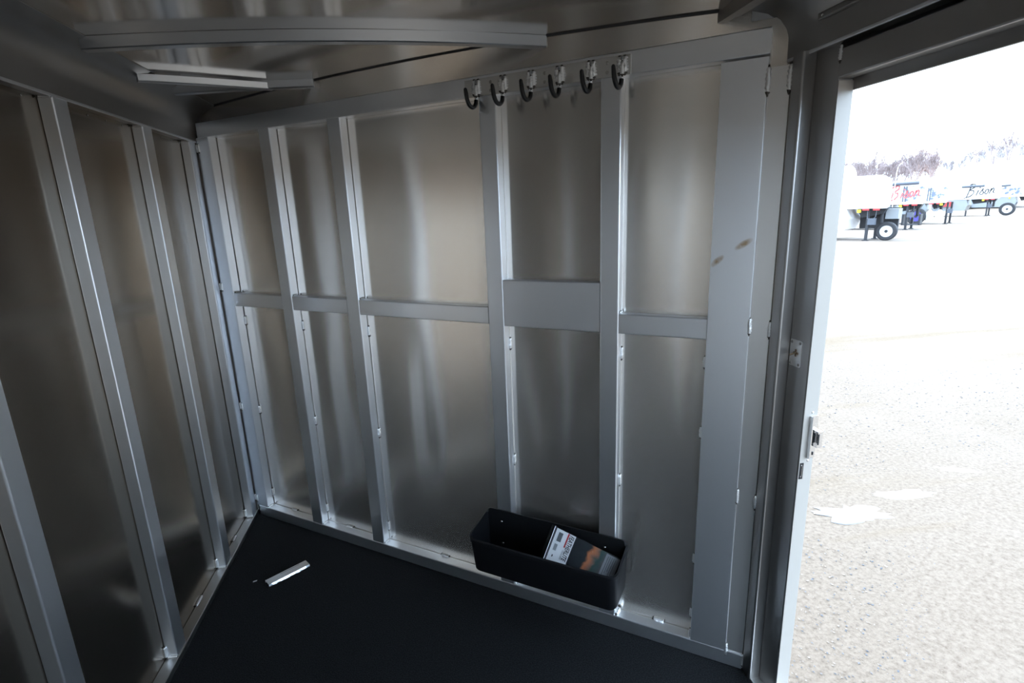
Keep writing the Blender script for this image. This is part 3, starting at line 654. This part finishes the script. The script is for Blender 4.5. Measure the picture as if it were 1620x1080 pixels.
mesh('emblem_ring', *tube_data([(-3.9+.75*math.cos(q*math.pi/12), -.03, 2.5+.6*math.sin(q*math.pi/12)) for q in range(25)], .05, 6), 'tgrey', t5)
add_wheel(t5, (-6.2, -.3, .6), .6, .3, 'rimw', 'front_wheel')
trailer((84.0, 59.5), 'white trailer behind the farthest row end, mostly hidden', z0=1.7, z1=3.2, leg=-1.5, awning=(-3.2, -1.0))
mp_ = empty('flag_mast', (29.3, 29.4, GZ), label='thin pale mast rising behind the nearest trailer', cat='mast')
mesh('pole', *tube_data([(0, 0, 0), (0, 0, 3.6), (.05, 0, 3.9)], .022, 8), 'twhite', mp_)

# ------------------------------------------------------------------ bare winter trees on the rise
M['bark'] = plain('grey_brown_twigs', (.27, .215, .21), .9); M['bark_red'] = plain('reddish_twigs', (.28, .20, .18), .9); M['bark_hazed'] = plain('far_hazed_twigs', (.34, .31, .32), .9)  # twig colours lightened, so distance haze is mixed into them
def tree_mesh(name, sd, h, spread, depth, mat, trunk=.11, rmin=.05):
    rnd = random.Random(sd); parts = []
    def grow(p, d, ln, r, lev):
        q = p+d*ln; mid = p.lerp(q, .5)+Vector((rnd.uniform(-1, 1), rnd.uniform(-1, 1), 0))*ln*.05
        parts.append(tube_data([p, mid, q], [r, r*.8, r*.55], 3, False))
        if lev == 0: return
        for _ in range(rnd.choice((3, 3, 4))):
            s = rnd.uniform(.35, 1.0); b0 = p.lerp(q, s)
            nd = (d+Vector((rnd.uniform(-1, 1), rnd.uniform(-1, 1), rnd.uniform(-.1, .7)))*spread).normalized()
            grow(b0, nd, ln*rnd.uniform(.5, .78), max(rmin, r*.6), lev-1)
    for k in range(rnd.choice((1, 2, 3))):
        grow(Vector((rnd.uniform(-.3, .3), rnd.uniform(-.3, .3), -.2)), Vector((rnd.uniform(-.25, .25), rnd.uniform(-.25, .25), 1)).normalized(), h*.42, trunk, depth)
    v, f = join_data(parts); me = bpy.data.meshes.new(name); me.from_pydata([tuple(a) for a in v], [], f); me.materials.append(M[mat]); return me
wood = [tree_mesh('bare_tree', 11+i, 7.6, .50, 5, 'bark' if i != 2 else 'bark_red', .11, .035) for i in range(4)]
farm = [tree_mesh('bare_tree', 31+i, 9.5, .7, 4, 'bark_hazed', .14, .10) for i in range(2)]
lone = [tree_mesh('bare_tree', 51+i, 10.5, .5, 4, 'bark', .16, .03) for i in range(3)]
def put_tree(me, r, az, s, label, group):
    a = math.radians(az); o = link('bare_tree', me, label=label, cat='tree', group=group)
    o.location = (r*math.sin(a), r*math.cos(a), GZ+hill_h(r, az)-.1); o.rotation_euler = (0, 0, random.uniform(0, 6.28)); o.scale = (s, s, s*random.uniform(.85, 1.1)); return o
def scatter(n_, r0, r1, a0, a1, gap, sd):
    rnd = random.Random(sd); pts = []
    for _ in range(9000):
        if len(pts) >= n_: break
        r, az = rnd.uniform(r0, r1), rnd.uniform(a0, a1); x, y = r*math.sin(math.radians(az)), r*math.cos(math.radians(az))
        if all((x-p[2])**2+(y-p[3])**2 > gap*gap for p in pts): pts.append((r, az, x, y))
    return pts
for r, az, _, _ in scatter(130, 138, 330, 37.5, 47.4, 8.1, 9):
    k = random.choice((0, 1, 3)) if az < 46.0 or random.random() < .35 else 2
    put_tree(wood[k], r, az, random.uniform(.85, 1.1)*(1.0 if az < 46.4 else .85)*min(1.25, r/165), 'reddish-brown leafless tree at the right end of the dense wood' if k == 2 else 'grey-brown leafless tree in the dense wood behind the nearest trailers', 'trees of the bare wood')
for r, az, _, _ in scatter(150, 228, 338, 48.2, 55.5, 5.4, 6):
    put_tree(farm[random.choice((0, 1))], r, az, random.uniform(.55, .8)*(.85+.45*max(0, az-49)/6), 'haze-toned blue-grey tree on the far snowy ridge', 'trees of the far ridge')
put_tree(lone[0], 128, 50.2, .62, 'tall bare tree above the trailers, leftmost of three', 'three tall bare trees')
put_tree(lone[1], 150, 51.0, .70, 'tall bare tree above the trailers, middle of three', 'three tall bare trees')
put_tree(lone[2], 174, 51.8, .80, 'tall bare tree above the trailers, rightmost of three', 'three tall bare trees')
